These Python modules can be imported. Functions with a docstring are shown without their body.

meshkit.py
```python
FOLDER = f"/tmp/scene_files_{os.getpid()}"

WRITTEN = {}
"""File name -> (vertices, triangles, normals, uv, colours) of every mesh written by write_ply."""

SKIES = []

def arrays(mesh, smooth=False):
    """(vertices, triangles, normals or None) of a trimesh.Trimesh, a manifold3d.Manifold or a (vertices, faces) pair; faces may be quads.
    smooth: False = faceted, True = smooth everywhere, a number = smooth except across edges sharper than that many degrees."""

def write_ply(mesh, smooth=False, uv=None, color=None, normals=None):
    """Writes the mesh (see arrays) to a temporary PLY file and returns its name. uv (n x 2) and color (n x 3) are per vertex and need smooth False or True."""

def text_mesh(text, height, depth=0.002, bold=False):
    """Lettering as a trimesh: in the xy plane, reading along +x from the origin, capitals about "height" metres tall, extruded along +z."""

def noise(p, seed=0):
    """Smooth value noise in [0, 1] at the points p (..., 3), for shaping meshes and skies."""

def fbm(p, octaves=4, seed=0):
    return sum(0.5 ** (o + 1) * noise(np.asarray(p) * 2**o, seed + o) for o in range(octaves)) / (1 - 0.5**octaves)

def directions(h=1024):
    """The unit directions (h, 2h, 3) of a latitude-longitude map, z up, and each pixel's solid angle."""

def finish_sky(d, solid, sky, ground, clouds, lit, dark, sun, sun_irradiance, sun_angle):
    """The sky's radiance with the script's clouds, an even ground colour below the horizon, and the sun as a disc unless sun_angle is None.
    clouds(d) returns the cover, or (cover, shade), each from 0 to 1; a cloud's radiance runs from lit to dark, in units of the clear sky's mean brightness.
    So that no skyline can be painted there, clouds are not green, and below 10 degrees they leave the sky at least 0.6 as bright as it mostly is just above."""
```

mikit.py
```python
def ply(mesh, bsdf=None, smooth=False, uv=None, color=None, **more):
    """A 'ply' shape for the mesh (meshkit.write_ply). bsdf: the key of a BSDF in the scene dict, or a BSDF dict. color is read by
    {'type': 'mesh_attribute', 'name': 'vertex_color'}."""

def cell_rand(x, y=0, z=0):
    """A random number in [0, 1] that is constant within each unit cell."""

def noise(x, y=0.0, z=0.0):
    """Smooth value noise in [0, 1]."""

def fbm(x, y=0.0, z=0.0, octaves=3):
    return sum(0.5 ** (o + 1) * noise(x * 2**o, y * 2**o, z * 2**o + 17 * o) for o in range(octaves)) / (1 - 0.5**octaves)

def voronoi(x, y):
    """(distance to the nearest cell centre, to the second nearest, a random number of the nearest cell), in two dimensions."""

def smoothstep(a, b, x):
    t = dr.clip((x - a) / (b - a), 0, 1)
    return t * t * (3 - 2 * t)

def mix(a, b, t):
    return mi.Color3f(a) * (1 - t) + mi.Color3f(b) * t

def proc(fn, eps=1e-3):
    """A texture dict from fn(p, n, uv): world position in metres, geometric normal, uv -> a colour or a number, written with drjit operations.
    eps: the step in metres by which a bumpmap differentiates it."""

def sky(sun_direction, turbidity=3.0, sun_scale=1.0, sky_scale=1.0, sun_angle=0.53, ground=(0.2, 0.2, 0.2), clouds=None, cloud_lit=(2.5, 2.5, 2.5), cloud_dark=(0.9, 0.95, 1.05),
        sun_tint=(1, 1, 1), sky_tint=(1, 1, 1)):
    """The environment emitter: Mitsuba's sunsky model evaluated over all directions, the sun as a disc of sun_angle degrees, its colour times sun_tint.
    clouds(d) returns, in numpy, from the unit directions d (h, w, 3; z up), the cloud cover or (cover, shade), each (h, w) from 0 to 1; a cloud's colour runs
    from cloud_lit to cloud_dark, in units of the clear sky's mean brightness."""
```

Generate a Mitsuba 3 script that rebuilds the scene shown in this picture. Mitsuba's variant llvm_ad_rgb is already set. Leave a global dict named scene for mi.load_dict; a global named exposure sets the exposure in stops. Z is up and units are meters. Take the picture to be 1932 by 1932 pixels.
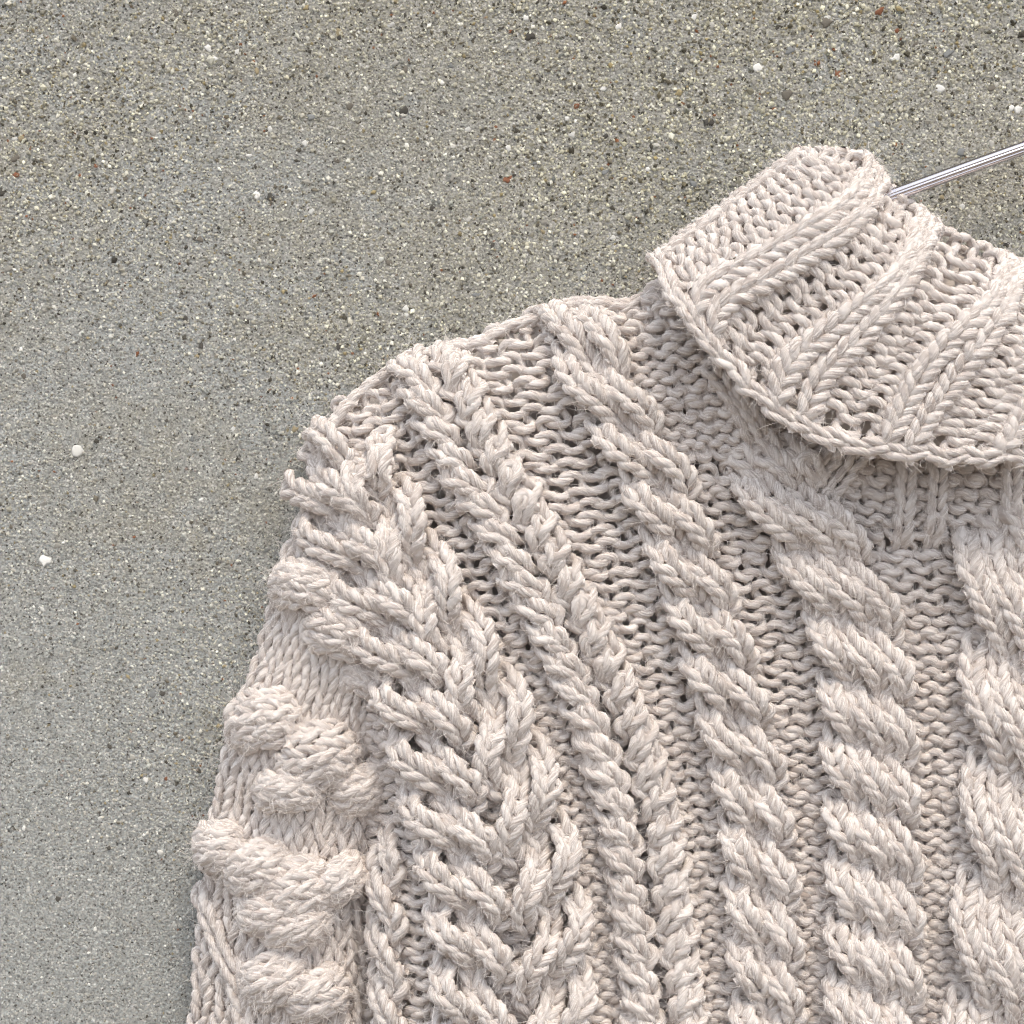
import math, numpy as np, mitsuba as mi, drjit as dr, shapely
from shapely.geometry import Polygon, LineString
from scipy import ndimage
import mikit
from mikit import proc, noise, fbm, voronoi, smoothstep, mix, cell_rand

rng = np.random.default_rng(7)
scene = {'type': 'scene'}
labels = {}

# ------------------------------------------------------------------ camera, sky, exposure
# Drawing unit: 1 u = S metres on the wall; 1932 u across the picture. The wall is the plane y = 0, the camera looks along +y.
S = 0.45 / 1932
DIST = 0.80
CZ = 1.50
FOV = 2 * math.degrees(math.atan(0.225 / DIST))
T = mi.ScalarTransform4f
scene['camera'] = {
    'type': 'perspective', 'fov': FOV, 'near_clip': 0.05, 'far_clip': 60.0,
    'to_world': T().look_at(origin=[0, -DIST, CZ], target=[0, 0, CZ], up=[0, 0, 1])}
scene['sky'] = mikit.sky((0.18, -0.46, 0.87), turbidity=3, sun_scale=0.28, sun_angle=22, sky_scale=1.0,
                         ground=(0.18, 0.155, 0.125), clouds=lambda d: 1.0, cloud_lit=(2.36, 2.5, 2.72))
exposure = 2.5

# ------------------------------------------------------------------ helpers
def at(px, py, depth):
    """The point at 'depth' u in front of the wall that stands at drawing point (px, py)."""
    px, py, depth = np.broadcast_arrays(np.asarray(px, float), py, depth)
    k = 1 - depth * S / DIST
    return np.stack([(px - 966) * S * k, -depth * S, CZ + (966 - py) * S * k], -1)

def unit(v):
    return v / np.maximum(np.linalg.norm(v, axis=-1, keepdims=True), 1e-12)

def curve(pts, smooth=True):
    """A function of y -> x through the points (px, py)."""
    from scipy.interpolate import PchipInterpolator
    p = np.array(sorted(pts, key=lambda q: q[1]), float)
    f = PchipInterpolator(p[:, 1], p[:, 0], extrapolate=True)
    return lambda y: f(np.asarray(y, float))

def spline(pts):
    """A function of t in [0, 1] (chord length) -> points through pts."""
    from scipy.interpolate import PchipInterpolator
    p = np.array(pts, float)
    s = np.r_[0, np.cumsum(np.linalg.norm(np.diff(p, axis=0), axis=1))]
    f = PchipInterpolator(s / s[-1], p)
    return lambda t: f(np.asarray(t, float))

STEP = 4
GX, GY = np.meshgrid(np.arange(-200, 2400, STEP), np.arange(0, 2400, STEP))

class Surface:
    """A sheet of cloth given by its depth over the drawing plane."""
    def __init__(self, depth, blur=5):
        self.d = ndimage.gaussian_filter(depth, blur)
    def depth(self, px, py):
        c = np.stack([(np.asarray(py, float) - 0) / STEP, (np.asarray(px, float) + 200) / STEP])
        return ndimage.map_coordinates(self.d, c.reshape(2, -1), order=1, mode='nearest').reshape(np.shape(px))
    def point(self, px, py, extra=0.0):
        p = at(px, py, self.depth(px, py))
        if np.ndim(extra) or extra:
            p = p + self.normal(px, py) * (np.asarray(extra) * S)[..., None]
        return p
    def normal(self, px, py):
        e = 8.0
        px, py = np.asarray(px, float), np.asarray(py, float)
        a = self.point(px + e, py) - self.point(px - e, py)
        b = self.point(px, py + e) - self.point(px, py - e)
        n = unit(np.cross(b, a))
        return np.where(n[..., 1:2] > 0, -n, n)

def inside(poly):
    return shapely.contains_xy(poly, GX.ravel(), GY.ravel()).reshape(GX.shape)

def dist_to(line):
    return shapely.distance(shapely.points(GX.ravel(), GY.ravel()), line).reshape(GX.shape)

def dome(d, rho):
    q = np.clip(1 - d / rho, 0, 1)
    return np.sqrt(1 - q * q)

# ------------------------------------------------------------------ yarn
R = 10.0          # yarn radius in u
TWIST = 96.0     # u of yarn per turn of the plies
NS = 9

class Yarn:
    """Collects yarn centre lines (in metres) and sweeps a three-ply section along them."""
    def __init__(self):
        self.lines = []
    def add(self, pts, radius=1.0):
        self.lines.extend((p, radius) for p in pts)
    def mesh(self):
        V, F, UV, N0 = [], [], [], 0
        groups = {}
        for p, r in self.lines:
            groups.setdefault((len(p), r), []).append(p)
        for (n, rs), ps in groups.items():
            P = np.array(ps)
            m = len(P)
            t = np.empty_like(P)
            t[:, 1:-1] = P[:, 2:] - P[:, :-2]
            t[:, 0], t[:, -1] = P[:, 1] - P[:, 0], P[:, -1] - P[:, -2]
            t = unit(t)
            a = unit(np.cross(t[:, 0], np.array([0.31, -0.9, 0.27])))
            A = np.empty_like(P)
            for k in range(n):
                a = unit(a - (a * t[:, k]).sum(-1, keepdims=True) * t[:, k])
                A[:, k] = a
            B = np.cross(t, A)
            s = np.concatenate([np.zeros((m, 1)), np.cumsum(np.linalg.norm(np.diff(P, axis=1), axis=-1), axis=1)], 1)
            s = s + rng.uniform(0, 1, (m, 1))
            mat = np.arange(NS) / NS * 2 * np.pi                         # the angle in the ply's own frame
            ang = mat[None, None] + (s / (TWIST * S) * 2 * np.pi)[..., None]
            prof = 0.80 + 0.22 * np.abs(np.cos(1.5 * mat)) ** 0.8
            thick = 1 + 0.09 * np.sin(s / S / 47.0 + rng.uniform(0, 6.28, (m, 1)))
            end = np.ones(n)
            rad = R * S * rs * prof[None, None] * (thick * end)[..., None]
            v = P[:, :, None] + rad[..., None] * (np.cos(ang)[..., None] * A[:, :, None] + np.sin(ang)[..., None] * B[:, :, None])
            uv = np.stack(np.broadcast_arrays(np.abs(2 * mat / (2 * np.pi) - 1)[None, None], s[..., None]), -1)
            i = np.arange(m)[:, None, None] * n * NS + np.arange(n - 1)[None, :, None] * NS
            j = np.arange(NS)[None, None]
            j2 = (j + 1) % NS
            q = np.stack([i + j, i + j2, i + NS + j2, i + NS + j], -1).reshape(-1, 4)
            V.append(v.reshape(-1, 3)); UV.append(uv.reshape(-1, 2))
            F.append(q[:, [0, 1, 2]] + N0); F.append(q[:, [0, 2, 3]] + N0)
            N0 += m * n * NS
        return np.vstack(V), np.vstack(F), np.vstack(UV)

NT = 22
tt = np.linspace(0, 1, NT)
def loops(C, U, V, N, face, A=0.19, H=0.88, D=0.62, jitter=0.085):
    """One yarn loop per stitch. C centres (n,3); U, V: vectors of one stitch width and one row; N unit normals. face +1 knit, -1 purl."""
    n = len(C)
    face = np.broadcast_to(face, (n,))[:, None, None]
    j = rng.normal(0, jitter, (n, 6))
    x = (tt - 0.5)[None] + (A * (1 + 1.5 * j[:, 0:1])) * np.sin(4 * np.pi * tt)[None] + 0.5 * j[:, 1:2] * np.sin(np.pi * tt)[None]
    y = -H * (1 + j[:, 2:3]) * np.cos(2 * np.pi * tt)[None] + 0.9 * j[:, 3:4] * np.sin(np.pi * tt)[None] + 0.8 * j[:, 4:5] * np.sin(2 * np.pi * tt)[None]
    z = -np.cos(4 * np.pi * tt)[None] * D * R * S * (1 + j[:, 5:6])
    return C[:, None] + U[:, None] * x[..., None] + V[:, None] * y[..., None] + N[:, None] * (z[..., None] * face)

PARTS = {}
def yarn_part(key):
    return PARTS.setdefault(key, Yarn())

def knit_chain(key, P, N, width, row, flip=False, radius=1.0, A=0.19, H=0.88, D=0.62, hide=None, jitter=0.085):
    """A wale of knit stitches along the 3D path P with normals N; width in u (number or array)."""
    seg = np.linalg.norm(np.diff(P, axis=0), axis=1)
    s = np.r_[0, np.cumsum(seg)] / S
    n = max(2, int(round(s[-1] / row)))
    q = (np.arange(n) + rng.uniform(0.3, 0.7)) * s[-1] / n
    I = lambda a: np.stack([np.interp(q, s, a[:, k]) for k in range(3)], -1)
    C, Nn = I(P), unit(I(N))
    tang = np.stack([np.interp(q, s, np.gradient(P[:, k], s)) for k in range(3)], -1)
    tang = unit(tang) * (-1 if not flip else 1)
    U = unit(np.cross(Nn, -tang)) 
    U = np.where(U[:, :1] < 0, -U, U) if abs(U[:, 0].mean()) > 0.3 else U
    w = np.interp(q, s, np.broadcast_to(width, (len(P),)))[:, None]
    L = loops(C, U * w * S, tang * (s[-1] / n) * S, Nn, 1.0, A=A, H=H, D=D, jitter=jitter)
    if hide is not None:                                                 # wholly covered by the strand in front
        L = L[np.interp(q, s, hide.astype(float)) < 0.99]
    yarn_part(key).add(L, radius)

def purl_rows(key, surf, left, right, y0, y1, row, ncols, tilt=0.0, keep=None, extra=0.0, face=-1.0, radius=1.0, A=0.17, H=0.8, D=0.6):
    """Rows of stitches between the curves left(y) and right(y), ncols of them; 'tilt' lifts the right end of each row."""
    yc = np.arange(y0, y1, row)
    u = (np.arange(ncols) + 0.5) / ncols
    for y in yc:
        xm = (left(y) + right(y)) / 2
        w = right(y) - left(y)
        def pos(uu, yy):
            t = tilt(yy) if callable(tilt) else tilt
            wl = right(yy) - left(yy)
            yl = yy + t * wl / 2
            yr = yy - t * wl / 2
            return (left(yl) * (1 - uu) + right(yr) * uu, yl * (1 - uu) + yr * uu)
        ph = 0.15 * math.sin(y * 0.9)
        x, yy = pos(u + ph / ncols, y)
        ok = keep(x, yy) if keep is not None else np.ones(ncols, bool)
        xa, ya = pos(u + (ph - 0.5) / ncols, y); xb, yb = pos(u + (ph + 0.5) / ncols, y)
        xu, yu = pos(u + ph / ncols, y - row / 2); xd, yd = pos(u + ph / ncols, y + row / 2)
        C = surf.point(x, yy, extra); N = surf.normal(x, yy)
        U = surf.point(xb, yb, extra) - surf.point(xa, ya, extra)
        V = surf.point(xu, yu, extra) - surf.point(xd, yd, extra)
        L = loops(C, U, V, N, face, A=A, H=H, D=D)
        # join neighbouring stitches into one yarn
        run = []
        for k in range(ncols):
            if ok[k]:
                run.append(k)
            if run and (not ok[k] or k == ncols - 1):
                pts = L[run]
                for a in range(len(run) - 1):
                    mid = (pts[a, -1] + pts[a + 1, 0]) / 2
                    da, db = mid - pts[a, -1], mid - pts[a + 1, 0]
                    f = np.linspace(0, 1, 6)[:, None]
                    pts[a, -6:] += da * f
                    pts[a + 1, :6] += db * f[::-1]
                line = np.concatenate([pts[0]] + [p[1:] for p in pts[1:]])
                yarn_part(key).add([line], radius)
                run = []

def cable(key, surf, centre, y0, y1, lobe, wales, w, amp, lift, row=29.0, radius=1.0, side=1, phase=0.0, base=12.0, keep=None, bulge=5.0):
    """Two strands of knit wales twisting round each other down the curve centre(y); side +1: the strand in front runs down to the right."""
    y = np.arange(y0, y1, 2.0)
    x = centre(y)
    slope = np.gradient(x, y)
    L = np.r_[0, np.cumsum(np.hypot(np.diff(x), np.diff(y)))]
    nx, ny = 1 / np.hypot(1, slope), -slope / np.hypot(1, slope)         # across the column in the drawing
    rate = 1 / (lobe(y) if callable(lobe) else np.full(len(y), float(lobe)))
    turns = np.r_[0, np.cumsum(np.diff(L) * rate[1:])]
    for strand in range(2):
        ph = np.pi * (turns + strand + phase)
        off = -np.cos(ph) * amp * side
        for k in range(wales):
            c = k - (wales - 1) / 2
            o = off + c * w
            px, py = x + o * nx, y + o * ny * 0.6
            z = np.sin(ph - 0.55 * side * c * 2 / max(1, wales - 1) * (wales > 1))
            z = lift * np.where(z > 0, z, 0.42 * z)                              # the strand behind stays near the cloth
            ex = base + z - bulge * (c * 2 / max(1, wales - 1)) ** 2 * (wales > 1) - 26 * np.clip(1 - (L - 10) / 50, 0, 1)
            ok = np.ones(len(y), bool) if keep is None else keep(px, py)
            idx = np.nonzero(ok & (py < 2010))[0]
            if len(idx) < 20:
                continue
            idx = np.arange(idx[0], idx[-1] + 1)
            P = surf.point(px[idx], py[idx], ex[idx])
            N = surf.normal(px[idx], py[idx])
            knit_chain(key, P, N, w * 0.98, row, radius=radius, A=0.235, H=0.90, D=0.66, hide=np.sin(ph)[idx] < -0.8)

# ------------------------------------------------------------------ the cloth's shape
BODY = Polygon([(575, 905), (592, 838), (640, 768), (735, 694), (830, 652), (900, 640), (955, 612), (1020, 590), (1090, 566), (1170, 566),
                (1222, 535), (1262, 490), (1420, 470), (1700, 520), (2300, 640), (2300, 2350), (690, 2350), (690, 1700), (696, 1560),
                (690, 1480), (668, 1400), (640, 1300), (612, 1200), (590, 1100), (572, 1000)])
SLEEVE = Polygon([(600, 850), (572, 930), (558, 985), (522, 1062), (505, 1130), (482, 1230), (440, 1330), (412, 1440), (388, 1570), (376, 1700), (352, 1930),
                  (330, 2350), (704, 2350), (704, 1700), (712, 1520), (745, 1300), (800, 1000), (700, 850)])
bd = dist_to(BODY.exterior) * inside(BODY)
crease = LineString([(572, 1000), (590, 1100), (640, 1300), (690, 1480), (696, 1560), (690, 1700), (690, 2350)])
ramp = np.clip((GY - 1150) / 350.0, 0, 1)
folds = 14 * np.sin(GX / 170.0 + GY / 600.0) + 10 * np.sin(GY / 230.0 + GX / 310.0)
body_depth = 28 + 92 * dome(bd, 130) + folds * np.clip(bd / 150, 0, 1) + 42 * np.exp(-((GX - 930) / 190.0) ** 2 - ((GY - 1750) / 420.0) ** 2)
sd = dist_to(SLEEVE.exterior) * inside(SLEEVE)
sleeve_depth = 12 + 92 * dome(sd, 150)
body = Surface(body_depth, 3)
sleeve = Surface(sleeve_depth, 3)
shapely.prepare(BODY); shapely.prepare(SLEEVE)
in_body = lambda x, y: shapely.contains_xy(BODY, x, y)
in_sleeve = lambda x, y: shapely.contains_xy(SLEEVE, x, y)

# column centre lines, top to bottom
A_c = curve([(1900, 900), (1925, 1010), (1935, 1200), (1940, 1400), (1930, 1600), (1910, 1800), (1900, 2010)])
B_c = curve([(1330, 640), (1432, 850), (1512, 980), (1585, 1110), (1622, 1230), (1636, 1350), (1642, 1500), (1648, 1650), (1648, 1800), (1640, 2010)])
C_c = curve([(1075, 560), (1105, 660), (1165, 780), (1235, 900), (1290, 1050), (1340, 1200), (1378, 1330), (1408, 1450), (1428, 1600), (1440, 1750), (1448, 1900), (1450, 2010)])
D_c = curve([(790, 640), (835, 740), (890, 850), (955, 960), (1020, 1080), (1075, 1190), (1125, 1300), (1172, 1430), (1205, 1560), (1225, 1700), (1245, 1850), (1262, 2010)])
E_c = curve([(600, 800), (640, 900), (705, 1030), (770, 1150), (840, 1280), (885, 1400), (925, 1540), (955, 1680), (968, 1800), (960, 2010)])
def shift(f, d0, d1=None, ya=800, yb=1900):
    d1 = d0 if d1 is None else d1
    return lambda y: f(y) + d0 + (d1 - d0) * np.clip((np.asarray(y, float) - ya) / (yb - ya), 0, 1)

G = 'knitted_sweater__body'
cable(G + '__cable', body, A_c, 960, 2020, 222, 4, 46, 38, 32, phase=0.60, keep=in_body)
cable(G + '__cable_001', body, B_c, 850, 2020, lambda y: np.interp(y, [850, 1150, 1300], [165, 140, 114]), 3, 45, 26, 27, phase=0.55, keep=in_body)
cable(G + '__cable_002', body, C_c, 560, 2020, lambda y: np.interp(y, [600, 1100], [140, 112]), 2, 49, 24, 25, phase=0.0, keep=in_body)
cable(G + '__braid', body, shift(D_c, -42), 640, 2020, 55, 1, 42, 17, 12, phase=0.0, keep=in_body, row=29)
cable(G + '__braid_001', body, shift(D_c, 42), 640, 2020, 55, 1, 42, 17, 12, side=-1, phase=0.1, keep=in_body, row=29)
cable(G + '__horseshoe_cable', body, shift(E_c, -25, -74, 850, 1500), 790, 2020, 112, 2, 50, 30, 32, phase=0.2, keep=in_body)
cable(G + '__horseshoe_cable_001', body, shift(E_c, 60, 72, 850, 1500), 830, 2020, 138, 2, 48, 28, 30, side=-1, phase=0.0, keep=in_body)

below = lambda y0: (lambda x, y: in_body(x, y) & (y >= y0))
above = lambda y0: (lambda x, y: in_body(x, y) & (y < y0))
PR = dict(radius=0.86, A=0.15, H=0.72, D=0.75)
purl_rows(G + '__purl_panel', body, shift(B_c, 62), shift(A_c, -66), 1010, 2020, 25, 4, 0.05, below(1020), -13, **PR)
purl_rows(G + '__purl_panel_001', body, shift(C_c, 38, 42), shift(B_c, -62), 870, 2020, 25, 3, 0.10, below(880), -13, **PR)
purl_rows(G + '__purl_panel_002', body, shift(D_c, 50), shift(C_c, -40), 480, 2020, 25.5, 3, 0.14, in_body, -13, **PR)
purl_rows(G + '__purl_panel_003', body, shift(E_c, 10, 122, 830, 1500), shift(D_c, -50), 600, 2020, 26, 3, 0.28, in_body, -13, **PR)
purl_rows(G + '__purl_panel_004', body, lambda y: 690 + 0 * np.asarray(y, float), shift(E_c, -120), 1350, 2020, 26, 3, 0.0, in_body, -6, **PR)
purl_rows(G + '__purl_panel_005', body, shift(D_c, -24), shift(D_c, 24), 600, 2020, 30, 1, 0.0, in_body, -20, **PR)
purl_rows(G + '__purl_panel_006', body, shift(E_c, -40), shift(E_c, 40), 900, 2020, 26, 2, 0.0, in_body, -14, **PR)
# yoke under the collar
yl = curve([(1065, 480), (1095, 560), (1150, 660), (1215, 780), (1285, 900)])
yr = curve([(1420, 480), (1420, 700), (1440, 800), (1470, 900)])
purl_rows(G + '__yoke', body, yl, yr, 470, 960, 25, 6, 0.12, above(872), -9, **PR)
yl2 = curve([(1400, 780), (1450, 880), (1500, 960), (1560, 1060)])
purl_rows(G + '__yoke_001', body, yl2, lambda y: 2060 + 0 * np.asarray(y, float), 770, 1060, 25, 13, 0.0, above(1015), -9, **PR)
def rib_path(key, pts, width=38, row=26, extra=6.0, radius=0.82, surf=body, **k):
    f = spline(pts)
    h = f(np.linspace(0, 1, 60))
    knit_chain(key, surf.point(h[:, 0], h[:, 1], extra - 22 * np.clip(np.linspace(-4, 1, 60), 0, 1)), surf.normal(h[:, 0], h[:, 1]), width, row, radius=radius, **k)
for i, p in enumerate([[(1712, 850), (1706, 950), (1698, 1035)], [(1770, 850), (1766, 950), (1760, 1030)], [(1905, 850), (1907, 950), (1900, 1010)], [(1600, 815), (1555, 875), (1515, 930)], [(1640, 840), (1590, 900), (1545, 965)],
                      [(1390, 740), (1430, 810), (1480, 880)], [(1330, 690), (1385, 760), (1430, 850)]]):
    rib_path(G + '__neck_rib' + (f'_{i:03d}' if i else ''), p)
cable(G + '__edge_cable', body, curve([(738, 1540), (738, 1700), (742, 1850), (748, 2010)]), 1560, 2020, 105, 1, 44, 16, 12, phase=0.3, keep=in_body, base=16)
rib_path(G + '__shoulder_seam', [(604, 850), (650, 775), (740, 702), (832, 660), (902, 648), (957, 620), (1022, 598), (1092, 574), (1170, 574), (1226, 542), (1270, 500)], width=24, row=36, extra=0, A=0.1)

# ------------------------------------------------------------------ sleeve
SL = 'knitted_sweater__sleeve'
sl_l = curve([(592, 880), (578, 930), (564, 985), (530, 1062), (512, 1130), (488, 1230), (447, 1330), (419, 1440), (395, 1570), (383, 1700), (358, 1930), (352, 2010)])
sl_r = curve([(800, 900), (770, 1100), (735, 1300), (710, 1500), (702, 1700), (702, 2010)])
purl_rows(SL + '__stockinette', sleeve, sl_l, sl_r, 860, 2020, 24, 8, -0.08, in_sleeve, 0, face=1.0, radius=0.82, A=0.17, H=0.95, D=0.7)

def bobble(key, cx, cy, rx, ry, rz, turn, chains=4):
    """A knitted bobble: short wales arching over a ball."""
    c, s = math.cos(turn), math.sin(turn)
    Cn = sleeve.point(np.array([cx]), np.array([cy]))[0]
    Nn = sleeve.normal(np.array([cx]), np.array([cy]))[0]
    X = unit(np.cross(Nn, [0, 0, 1.0])); X = X if X[0] > 0 else -X
    Z = unit(np.cross(X, Nn)); Z = Z if Z[2] > 0 else -Z
    X, Z = X * c + Z * s, -X * s + Z * c
    for k in range(chains):
        lat = (k - (chains - 1) / 2) / (chains / 2) * 1.0 + rng.normal(0, 0.07)
        a = np.linspace(-1.75, 1.75, 30)
        q = np.stack([np.sin(a) * np.cos(lat * 0.85), np.sin(lat) * np.ones_like(a) + 0.1 * np.cos(a), np.cos(a) * np.cos(lat)], -1)
        P = Cn + (q[:, :1] * rx * X + q[:, 1:2] * ry * Z + q[:, 2:] * rz * Nn) * S
        n = unit(q[:, :1] / rx * X + q[:, 1:2] / ry * Z + q[:, 2:] / rz * Nn)
        knit_chain(key, P, n, ry * 2 / chains * 1.5, 30, radius=0.92, A=0.28, H=0.88, D=0.75, jitter=0.12)

rib_path(SL + '__sleeve_rib', [(392, 1690), (420, 1775), (455, 1860), (470, 1960), (475, 2020)], width=42, row=36, extra=12, radius=0.95, surf=sleeve)
BOB = [(582, 1108, 62, 44, -0.1), (652, 1192, 62, 48, -0.3), (704, 1278, 48, 40, -0.45),
       (500, 1362, 64, 52, 0.25), (600, 1428, 66, 54, 0.22), (546, 1490, 54, 34, 0.1), (676, 1482, 50, 42, 0.4), (712, 1540, 44, 36, -0.9),
       (424, 1598, 44, 44, 0.2), (490, 1636, 54, 46, 0.3), (562, 1680, 62, 54, 0.3), (640, 1656, 44, 38, 0.5), (508, 1720, 46, 36, 0.1), (560, 1742, 56, 38, 0.35),
       (520, 1845, 54, 46, 0.5), (596, 1872, 50, 44, 0.4)]
for i, (x, y, rx, ry, tn) in enumerate(BOB):
    bobble(SL + '__bobble' + (f'_{i:03d}' if i else ''), x, y, rx, ry, 46, tn)

# ------------------------------------------------------------------ collar
CO = 'knitted_sweater__collar'
hem = spline([(1236, 486), (1285, 575), (1345, 655), (1405, 718), (1480, 785), (1580, 832), (1700, 852), (1810, 862), (1960, 858), (2120, 840)])
top = spline([(1502, 288), (1545, 268), (1600, 284), (1650, 338), (1695, 380), (1745, 418), (1802, 455), (1866, 482), (1940, 514), (2100, 562)])
COVER = Polygon([tuple(hem(0))] + [tuple(top(t)) for t in np.linspace(0, 1, 60)] + [(2400, 800), (2400, 1500), (1100, 1500), (1100, 700)])
COLLAR = Polygon([tuple(hem(t)) for t in np.linspace(0, 1, 60)] + [tuple(top(t)) for t in np.linspace(1, 0, 60)])
rim = LineString([tuple(hem(0))] + [tuple(top(t)) for t in np.linspace(0, 1, 60)])
cd = dist_to(rim) * inside(COVER)
collar = Surface(70 + 150 * dome(cd, 190), 2)
# lines of the ribs: from the hem (v = 0) to the fold (v = 1), at stitch numbers U
LINES = [(0.0, [(1236, 486), (1370, 385), (1502, 288)]),
         (4.0, [(1302, 590), (1312, 552), (1460, 455), (1608, 345), (1622, 300)]),
         (6.0, [(1362, 668), (1366, 622), (1500, 520), (1634, 418), (1668, 355)]),
         (9.5, [(1448, 762), (1462, 690), (1575, 592), (1688, 498), (1724, 400)]),
         (11.5, [(1530, 812), (1562, 735), (1650, 635), (1718, 540), (1768, 434)]),
         (15.0, [(1650, 846), (1712, 705), (1800, 610), (1862, 552), (1876, 484)]),
         (17.0, [(1725, 856), (1768, 795), (1845, 690), (1905, 602), (1932, 508)]),
         (20.5, [(1860, 862), (1900, 800), (1960, 690), (2000, 610), (2010, 545)]),
         (22.5, [(1960, 858), (1985, 800), (2040, 690), (2070, 620), (2080, 565)])]
LU = np.array([l[0] for l in LINES])
LF = [spline(l[1]) for l in LINES]
def collar_xy(u, v):
    from scipy.interpolate import PchipInterpolator
    u, v = np.broadcast_arrays(np.asarray(u, float), np.asarray(v, float))
    allp = np.stack([f(np.clip(v.ravel(), -0.1, 1.1)) for f in LF])         # (lines, n, 2)
    out = np.empty((u.size, 2))
    uf = u.ravel()
    for i in range(u.size):
        out[i] = PchipInterpolator(LU, allp[:, i])(uf[i])
    return out[:, 0].reshape(u.shape), out[:, 1].reshape(u.shape)
ROWS = 17
us = np.arange(0, 22) + 0.5
rib_of = lambda u: np.where(((u > 4) & (u < 6)) | ((u > 9.5) & (u < 11.5)) | ((u > 15) & (u < 17)) | (u > 20.5), 1.0, -1.0)
def fold(u, v, extra):
    """The collar's cloth: up the outside to the fold (v = 1), then over it and down inside."""
    over = max(0.0, v - 1)
    x, y = collar_xy(u, 1 - over * 0.9 if over else v)
    if not over:
        return collar.point(x, y, extra), collar.normal(x, y)
    p = at(x, y, 70 - 240 * over)
    n = collar.normal(*collar_xy(u, 1.0))
    n = unit(n * (1 - 3 * over) + np.array([0, 1.0, 0]) * min(1, 4 * over))
    return p + n * extra * S, n
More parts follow.
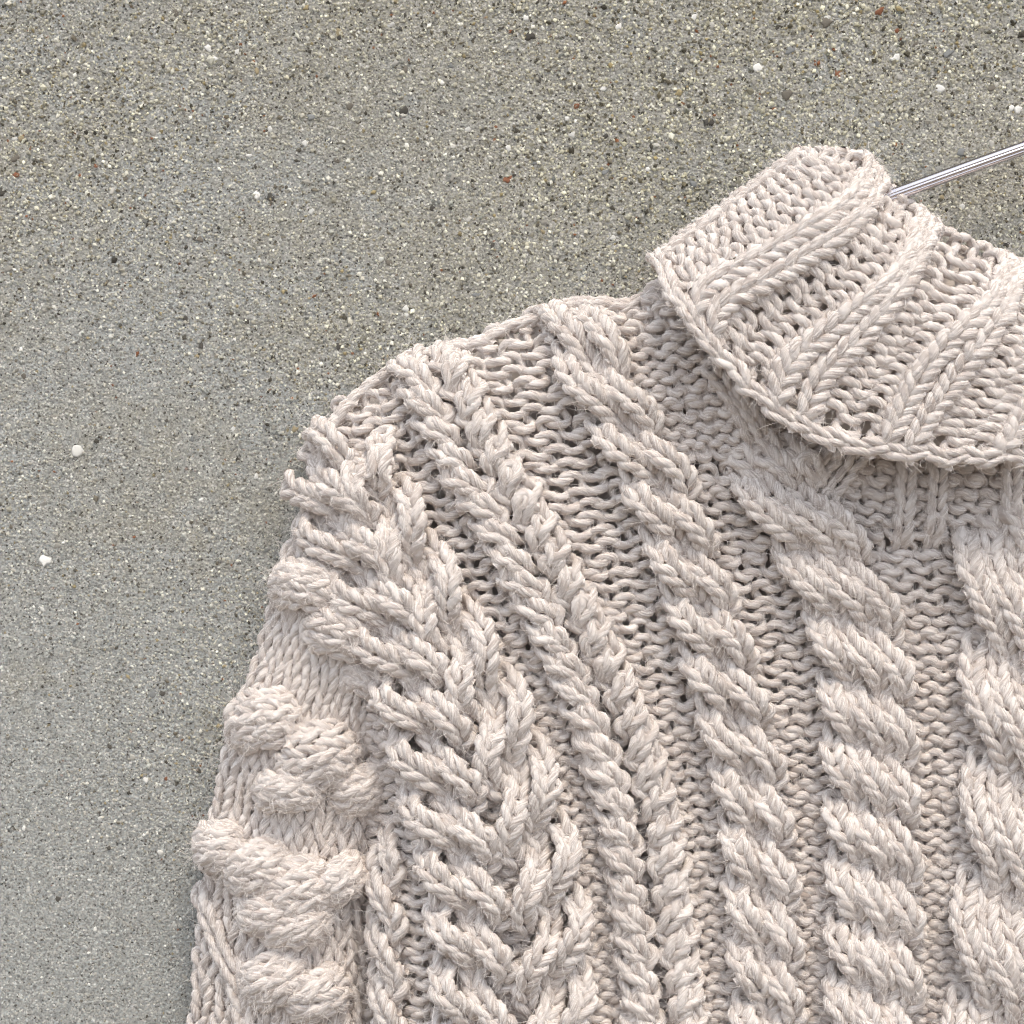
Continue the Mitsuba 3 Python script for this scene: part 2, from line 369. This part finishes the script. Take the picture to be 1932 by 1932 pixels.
def collar_stitches():
    vs = 0.05 + (np.arange(ROWS + 5) + 0.5) / ROWS
    cols = []
    for name, us_, face, extra in (('rib', [4.5, 5.5], 1, 8), ('rib_001', [10.0, 11.0], 1, 8), ('rib_002', [15.5, 16.5], 1, 8), ('rib_003', [21.0, 22.0], 1, 8),
                                   ('purl_valley', [0.67, 2.0, 3.33], -1, -3), ('purl_valley_001', [6.72, 8.78], -1, -3), ('purl_valley_002', [12.2, 14.3], -1, -3),
                                   ('purl_valley_003', [17.7, 19.8], -1, -3)):
        us_ = np.array(us_)
        for v in vs:
            hu, hv = 0.5 * np.diff(us_).mean(), 0.5 / ROWS
            C, N = fold(us_, v, extra)
            U = fold(us_ + hu, v, extra)[0] - fold(us_ - hu, v, extra)[0]
            V = fold(us_, v + hv, extra)[0] - fold(us_, v - hv, extra)[0]
            L = loops(C, U, V, N, face, A=0.24 if face > 0 else 0.17)
            line = np.concatenate([L[0]] + [p[1:] for p in L[1:]])
            yarn_part(CO + '__' + name).add([line], 1.08 if face > 0 else 0.95)
collar_stitches()
# cast-on edge: a chain along the hem and the rolled side fold
q = np.linspace(0.0, 1, 200)
h = hem(q) + 3.5 * np.stack([np.sin(q * 61), np.cos(q * 83 + 1)], -1)
P = collar.point(h[:, 0], h[:, 1], 7.0); N = collar.normal(h[:, 0], h[:, 1])
knit_chain(CO + '__cast_on_edge', P, N, 28, 35, A=0.2, H=0.85, radius=0.82)
e = LF[0](np.linspace(0.0, 1, 80)) + np.array([7.0, 9.0])
knit_chain(CO + '__fold_edge', collar.point(e[:, 0], e[:, 1], 3.0), collar.normal(e[:, 0], e[:, 1]), 30, 30, A=0.14, H=0.85)

# ------------------------------------------------------------------ lining: the sweater's back seen through the holes
def sheet(surf, poly, drop, step=10):
    xs, ys = np.arange(200, 2200, step), np.arange(240, 2100, step)
    X, Y = np.meshgrid(xs, ys)
    P = at(X, Y, np.maximum(surf.depth(X, Y) - drop, 4) + 3 * np.sin(X / 6.5) * np.sin(Y / 4.1))
    ok = shapely.contains_xy(poly.buffer(-14), X.ravel(), Y.ravel()).reshape(X.shape)
    i = np.arange(X.size).reshape(X.shape)
    q = np.stack([i[:-1, :-1], i[1:, :-1], i[1:, 1:], i[:-1, 1:]], -1)
    good = ok[:-1, :-1] & ok[1:, :-1] & ok[1:, 1:] & ok[:-1, 1:]
    return P.reshape(-1, 3), q[good]

# ------------------------------------------------------------------ materials
def yarn_colour(p, n, uv):
    a = fbm(uv.x * 22.0, uv.y * 260.0, 0.0, 3)
    b = noise(p.x * 900.0, p.y * 900.0, p.z * 900.0)
    c = noise(p.x * 60.0, p.y * 60.0, p.z * 60.0)
    base = mix((0.47, 0.41, 0.378), (0.79, 0.745, 0.715), smoothstep(0.22, 0.72, a))
    return base * (0.90 + 0.12 * b + 0.08 * c)
def yarn_height(p, n, uv):
    return fbm(uv.x * 20.0, uv.y * 300.0, 3.0, 2)
scene['yarn_material'] = {'type': 'twosided', 'bsdf': {'type': 'bumpmap', 'arbitrary': {**proc(yarn_height, 2e-4)}, 'scale': 0.00022,
    'bsdf': {'type': 'principled', 'base_color': proc(yarn_colour), 'roughness': 0.75, 'specular': 0.25, 'sheen': 0.4}}}
scene['fuzz_material'] = {'type': 'twosided', 'bsdf': {'type': 'principled', 'base_color': {'type': 'rgb', 'value': [0.80, 0.765, 0.74]}, 'roughness': 0.6, 'specular': 0.3}}
scene['lining_material'] = {'type': 'twosided', 'bsdf': {'type': 'diffuse', 'reflectance': {'type': 'rgb', 'value': [0.63, 0.585, 0.56]}}}

# ------------------------------------------------------------------ emit the sweater
def add_tri(key, V, F, bsdf, uv=None, color=None, smooth=True):
    scene[key] = mikit.ply((V, F), bsdf, smooth=smooth, uv=uv, color=color)

FUZZ_AT = []
TRI = 0
for key, y in PARTS.items():
    if not y.lines:
        continue
    V, F, UV = y.mesh()
    add_tri(key, V, F, 'yarn_material', uv=UV)
    TRI += len(F)
    FUZZ_AT.append((key, V))
for key, surf, poly, drop in (('knitted_sweater__body__back_panel', body, BODY, 90), ('knitted_sweater__sleeve__back_panel', sleeve, SLEEVE, 75), ('knitted_sweater__collar__inner_layer', collar, COLLAR, 70)):
    V, F = sheet(surf, poly, drop)
    add_tri(key, V, F, 'lining_material')
    TRI += len(F)

def fuzz(key, count, lo, hi, width):
    """Loose mohair fibres standing off the yarn: thin three-sided curved hairs."""
    n_all = np.array([len(v) for _, v in FUZZ_AT], float)
    V0, Nn, Tn = [], [], []
    for (k, v), n in zip(FUZZ_AT, rng.multinomial(count, n_all / n_all.sum())):
        ring = v.reshape(-1, NS, 3)
        i = rng.integers(0, len(ring) - 1, n)
        j = rng.integers(0, NS, n)
        c = ring[i].mean(1)
        V0.append(ring[i, j]); Nn.append(unit(ring[i, j] - c)); Tn.append(unit(ring[i + 1].mean(1) - c))
    p, nn, tn = np.vstack(V0), np.vstack(Nn), np.vstack(Tn)
    out = nn[:, 1] < 0.25                                                # the sides that stand free
    p, nn, tn = p[out], nn[out], tn[out]
    n = len(p)
    d = unit(nn * rng.uniform(0.35, 1.3, (n, 1)) + tn * rng.choice([-1, 1], (n, 1)) * rng.uniform(0.2, 1.2, (n, 1)) + rng.normal(0, 0.3, (n, 3)))
    ln = rng.uniform(lo, hi, (n, 1)) * rng.uniform(0.4, 1, (n, 1)) * S
    K = 3
    axis = unit(rng.normal(0, 1, (n, 3)))
    curl = rng.normal(0, 0.65, (n, 1))
    pts = [p - nn * 1.0 * S]
    for k in range(K):
        pts.append(pts[-1] + d * ln / K)
        d = unit(d + np.cross(axis, d) * curl + rng.normal(0, 0.09, (n, 3)) + np.array([0, 0, -0.03]))
    Pq = np.stack(pts, 1)
    t = unit(np.gradient(Pq, axis=1))
    a = unit(np.cross(t, axis[:, None]))
    b = np.cross(t, a)
    rad = (width * S * np.array([1, 1, 0.85, 0.4]))[None, :, None]
    ang = np.arange(3) * 2 * np.pi / 3
    v = Pq[:, :, None] + rad[..., None] * (np.cos(ang)[:, None] * a[:, :, None] + np.sin(ang)[:, None] * b[:, :, None])
    i = np.arange(n)[:, None, None] * (K + 1) * 3 + np.arange(K)[None, :, None] * 3
    j = np.arange(3)[None, None]; j2 = (j + 1) % 3
    q = np.stack([i + j, i + j2, i + 3 + j2, i + 3 + j], -1).reshape(-1, 4)
    F = np.vstack([q[:, [0, 1, 2]], q[:, [0, 2, 3]]])
    V = v.reshape(-1, 3)
    ok = V[:, 1] < -0.0002
    V[:, 1] = np.minimum(V[:, 1], -0.0003)
    add_tri(key, V, F, 'fuzz_material')
    return len(F)
TRI += fuzz('knitted_sweater__fuzz', 100000, 18, 58, 0.33)

# ------------------------------------------------------------------ hanger
GROOVES = [(1.45, 0.10), (2.05, 0.12)]
def tube(path, r, sides=96):
    P = np.asarray(path, float)
    t = unit(np.gradient(P, axis=0))
    a = unit(np.cross(t, np.array([0, 1.0, 0.02])))
    b = np.cross(t, a)
    ang = np.arange(sides) / sides * 2 * np.pi
    groove = 1 - sum(w * np.exp(-((np.angle(np.exp(1j * (ang - c)))) / 0.09) ** 2) for c, w in GROOVES)
    r = (r * groove)[None, :, None]
    v = P[:, None] + r * (np.cos(ang)[None, :, None] * a[:, None] + np.sin(ang)[None, :, None] * b[:, None])
    i, j = np.meshgrid(np.arange(len(P) - 1), np.arange(sides), indexing='ij')
    q = np.stack([i * sides + j, i * sides + (j + 1) % sides, (i + 1) * sides + (j + 1) % sides, (i + 1) * sides + j], -1).reshape(-1, 4)
    return v.reshape(-1, 3), q
rod = spline([(1330, 520), (1500, 438), (1688, 367), (1932, 279), (2060, 235), (2130, 215), (2180, 190), (2200, 150)])
h = rod(np.linspace(0, 1, 80))
V, F = tube(at(h[:, 0], h[:, 1], 92.0), 12.5 * S)
scene['chrome'] = {'type': 'roughconductor', 'material': 'Cr', 'alpha': 0.02}
add_tri('metal_hanger', V, F, 'chrome')

# ------------------------------------------------------------------ concrete wall
def wall_colour(p, n, uv):
    f1, f2, c = voronoi(p.x * 1000.0, p.z * 1000.0)
    h1, h2, d = voronoi(p.x * 640.0 + 7.3, p.z * 640.0)
    g = fbm(p.x * 1500.0, p.z * 1500.0, 0.0, 2)
    tone = fbm(p.x * 14.0 + 3.0, p.z * 14.0, 0.0, 4) + 0.55 * fbm(p.x * 160.0, p.z * 160.0, 5.0, 2)
    where = smoothstep(0.55, 1.05, tone + 0.9 * (p.x + (p.z - 1.5)))
    base = mix((0.42, 0.445, 0.44), (0.40, 0.39, 0.33), where)            # cool grey to warm olive towards the upper right, in noise patches
    sand = mix((0.17, 0.165, 0.155), (0.66, 0.655, 0.62), c)
    pale = mix(base, (0.72, 0.71, 0.68), smoothstep(0.80, 0.86, d) * smoothstep(0.42, 0.30, h1))
    dark = mix(pale, (0.08, 0.08, 0.075), smoothstep(0.14, 0.10, d) * smoothstep(0.40, 0.28, h1))
    return mix(dark, sand, smoothstep(0.60, 0.40, f1) * 0.75) * (0.62 + 0.76 * g)
def wall_height(p, n, uv):
    f1, f2, c = voronoi(p.x * 1000.0, p.z * 1000.0)
    return smoothstep(0.1, 0.5, f2 - f1) * c + 1.6 * fbm(p.x * 900.0, p.z * 900.0, 0.0, 3)
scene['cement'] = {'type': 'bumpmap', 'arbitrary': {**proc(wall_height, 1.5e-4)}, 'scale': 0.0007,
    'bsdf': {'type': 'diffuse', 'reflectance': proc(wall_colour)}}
scene['grain_material'] = {'type': 'diffuse', 'reflectance': {'type': 'mesh_attribute', 'name': 'vertex_color'}}
wx, wz = np.array([-2.5, 2.5]), np.array([0.0, 3.2])
V = np.array([[-2.5, 0, 0], [2.5, 0, 0], [2.5, 0, 3.2], [-2.5, 0, 3.2], [-2.5, .2, 0], [2.5, .2, 0], [2.5, .2, 3.2], [-2.5, .2, 3.2]], float)
F = np.array([[0, 1, 2, 3], [5, 4, 7, 6], [3, 2, 6, 7], [4, 0, 3, 7], [1, 5, 6, 2], [4, 5, 1, 0]])
uvw = np.array([[v[0], v[2]] for v in V])
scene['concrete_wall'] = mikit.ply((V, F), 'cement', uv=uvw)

PAL = np.array([(0.52, 0.51, 0.47), (0.43, 0.42, 0.39), (0.32, 0.31, 0.28), (0.66, 0.66, 0.63), (0.80, 0.80, 0.77), (0.10, 0.095, 0.085), (0.19, 0.175, 0.15), (0.35, 0.30, 0.20), (0.27, 0.13, 0.08), (0.24, 0.25, 0.25)])
PW = np.array([0.20, 0.17, 0.12, 0.16, 0.10, 0.09, 0.08, 0.03, 0.006, 0.05]); PW = PW / PW.sum()
def grains(px, py, rad, elong, flat, sides=6, fine=False):
    """Little stones half sunk in the wall's face: base ring, shoulder ring, cap."""
    n = len(px)
    C = at(px, py, 0.0)
    th = rng.uniform(0, np.pi, n)
    ang = np.arange(sides) / sides * 2 * np.pi
    rr = rng.uniform(0.6, 1.3, (n, sides))
    ex = np.cos(ang)[None] * rr * elong[:, None]; ez = np.sin(ang)[None] * rr / elong[:, None]
    X = ex * np.cos(th)[:, None] - ez * np.sin(th)[:, None]; Z = ex * np.sin(th)[:, None] + ez * np.cos(th)[:, None]
    r = (rad * S)[:, None]
    hgt = (rad * flat * S)[:, None]
    tilt = rng.normal(0, 0.35, (n, 2))
    def ring(k, y):
        v = np.stack([X * k * r, np.zeros_like(X), Z * k * r], -1)
        v[..., 1] = -(y * hgt + (tilt[:, :1] * X + tilt[:, 1:] * Z) * k * hgt * (y > 0))
        return v + C[:, None]
    rings = [ring(1.0, -0.15), ring(0.97, 0.45), ring(0.8, 0.8), ring(0.45, 0.97)] if fine else [ring(1.0, -0.15), ring(0.85, 0.7)]
    v = np.concatenate(rings + [ring(0.0, 1.0)[:, :1]], 1)
    nr = len(rings)
    m = nr * sides + 1
    f = []
    for k in range(nr - 1):
        for j in range(sides):
            a, b = k * sides + j, k * sides + (j + 1) % sides
            f += [(a, b, b + sides), (a, b + sides, a + sides)]
    for j in range(sides):
        f.append(((nr - 1) * sides + j, (nr - 1) * sides + (j + 1) % sides, nr * sides))
    f = np.array(f)
    return v, f, m
def grain_field():
    N = 140000
    px = rng.uniform(-120, 2052, N); py = rng.uniform(-120, 2052, N)
    hid = shapely.contains_xy(shapely.union_all([BODY, SLEEVE, COLLAR]).buffer(-35), px, py)
    px, py = px[~hid], py[~hid]
    n = len(px)
    # grains grow bigger and warmer to the upper right, cooler grey to lower left
    upper_right = np.clip((px * 0.45 + (1932 - py) * 0.75) / 1932 * 0.9 + 0.25 * np.sin(px / 190 + 1.3 * np.sin(py / 260)) * np.sin(py / 170), 0, 1)
    rad = np.exp(rng.normal(0.74, 0.33, n)) * (0.80 + 0.45 * upper_right)
    col = PAL[rng.choice(len(PAL), n, p=PW)]
    tone = np.array([0.425, 0.455, 0.46])  # cool grey blended into more of the grains at the lower left
    add_cool = (rng.uniform(0, 1, n) > upper_right * 0.9 + 0.35)[:, None]
    col = np.where(add_cool, col * 0.5 + tone * 0.5, col)
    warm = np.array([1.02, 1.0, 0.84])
    col = col * (1 + (warm - 1) * (upper_right * rng.uniform(0.4, 1.2, n))[:, None]) * rng.uniform(0.85, 1.15, (n, 1))
    v, f, m = grains(px, py, rad, rng.uniform(0.85, 1.3, n), rng.uniform(0.5, 1.2, n), sides=4)
    V = v.reshape(-1, 3)
    F = (f[None] + (np.arange(n) * m)[:, None, None]).reshape(-1, 3)
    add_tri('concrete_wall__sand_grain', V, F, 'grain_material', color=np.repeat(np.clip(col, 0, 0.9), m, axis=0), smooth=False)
    labels['concrete_wall__sand_grain'] = {'kind': 'stuff'}
    return len(F)
TRI += grain_field()
SPECIAL = [(145, 850, 11, 3), (86, 1057, 11, 4), (762, 210, 10, 5), (1000, 68, 10, 5), (1335, 230, 10, 5), (1484, 180, 11, 6), (1490, 95, 9, 9), (1558, 44, 11, 6), (1660, 22, 8, 8),
           (485, 370, 8, 4), (1430, 128, 9, 4), (510, 372, 8, 5), (1790, 100, 9, 9), (1872, 165, 8, 6), (1690, 110, 9, 4), (1560, 35, 8, 3), (1308, 348, 8, 9), (1580, 140, 7, 8),
           (303, 1610, 7, 3), (275, 1472, 6, 3), (30, 330, 7, 8), (30, 300, 8, 6), (640, 62, 9, 7), (1920, 205, 9, 4), (1812, 286, 8, 9)]
def stones():
    px = rng.uniform(-40, 1972, 1400); py = rng.uniform(-40, 1972, 1400)
    hid = shapely.contains_xy(shapely.union_all([BODY, SLEEVE, COLLAR]).buffer(6), px, py)
    pr = np.clip((px * 0.6 + (1932 - py)) / 2600, 0.12, 1)
    ok = ~hid & (rng.uniform(0, 1, 1400) < pr)
    px, py = px[ok][:275], py[ok][:275]
    rad = rng.uniform(3.6, 6.6, len(px)) * np.where(rng.uniform(0, 1, len(px)) < 0.1, 1.3, 1)
    pal = rng.choice(len(PAL), len(px), p=np.array([.19, .16, .14, .12, .06, .08, .10, .05, .025, .075]))
    px = np.r_[[s[0] for s in SPECIAL], px]; py = np.r_[[s[1] for s in SPECIAL], py]
    rad = np.r_[[s[2] for s in SPECIAL], rad]; pal = np.r_[[s[3] for s in SPECIAL], pal]
    n = len(px)
    v, f, m = grains(px, py, rad, rng.uniform(0.85, 1.3, n), rng.uniform(0.3, 0.5, n), sides=9, fine=True)
    for k in range(10):
        scene[f'stone_material_{k}'] = {'type': 'diffuse', 'reflectance': {'type': 'rgb', 'value': [float(c) for c in PAL[k]]}}
    for i in range(n):
        add_tri('concrete_wall__stone' + (f'_{i:03d}' if i else ''), v[i], f, f'stone_material_{pal[i]}', smooth=True)
stones()

# ------------------------------------------------------------------ labels
labels['concrete_wall'] = {'label': 'weathered grey concrete wall with exposed sand grains behind the hanging sweater', 'category': 'wall'}
labels['knitted_sweater'] = {'label': 'chunky beige cable-knit turtleneck sweater with bobbled sleeve hanging on the concrete wall', 'category': 'sweater'}
labels['metal_hanger'] = {'label': 'shiny chrome wire hanger arm running out of the sweater collar to the right', 'category': 'hanger'}
labels['knitted_sweater__fuzz'] = {'kind': 'stuff'}
print('triangles', TRI)
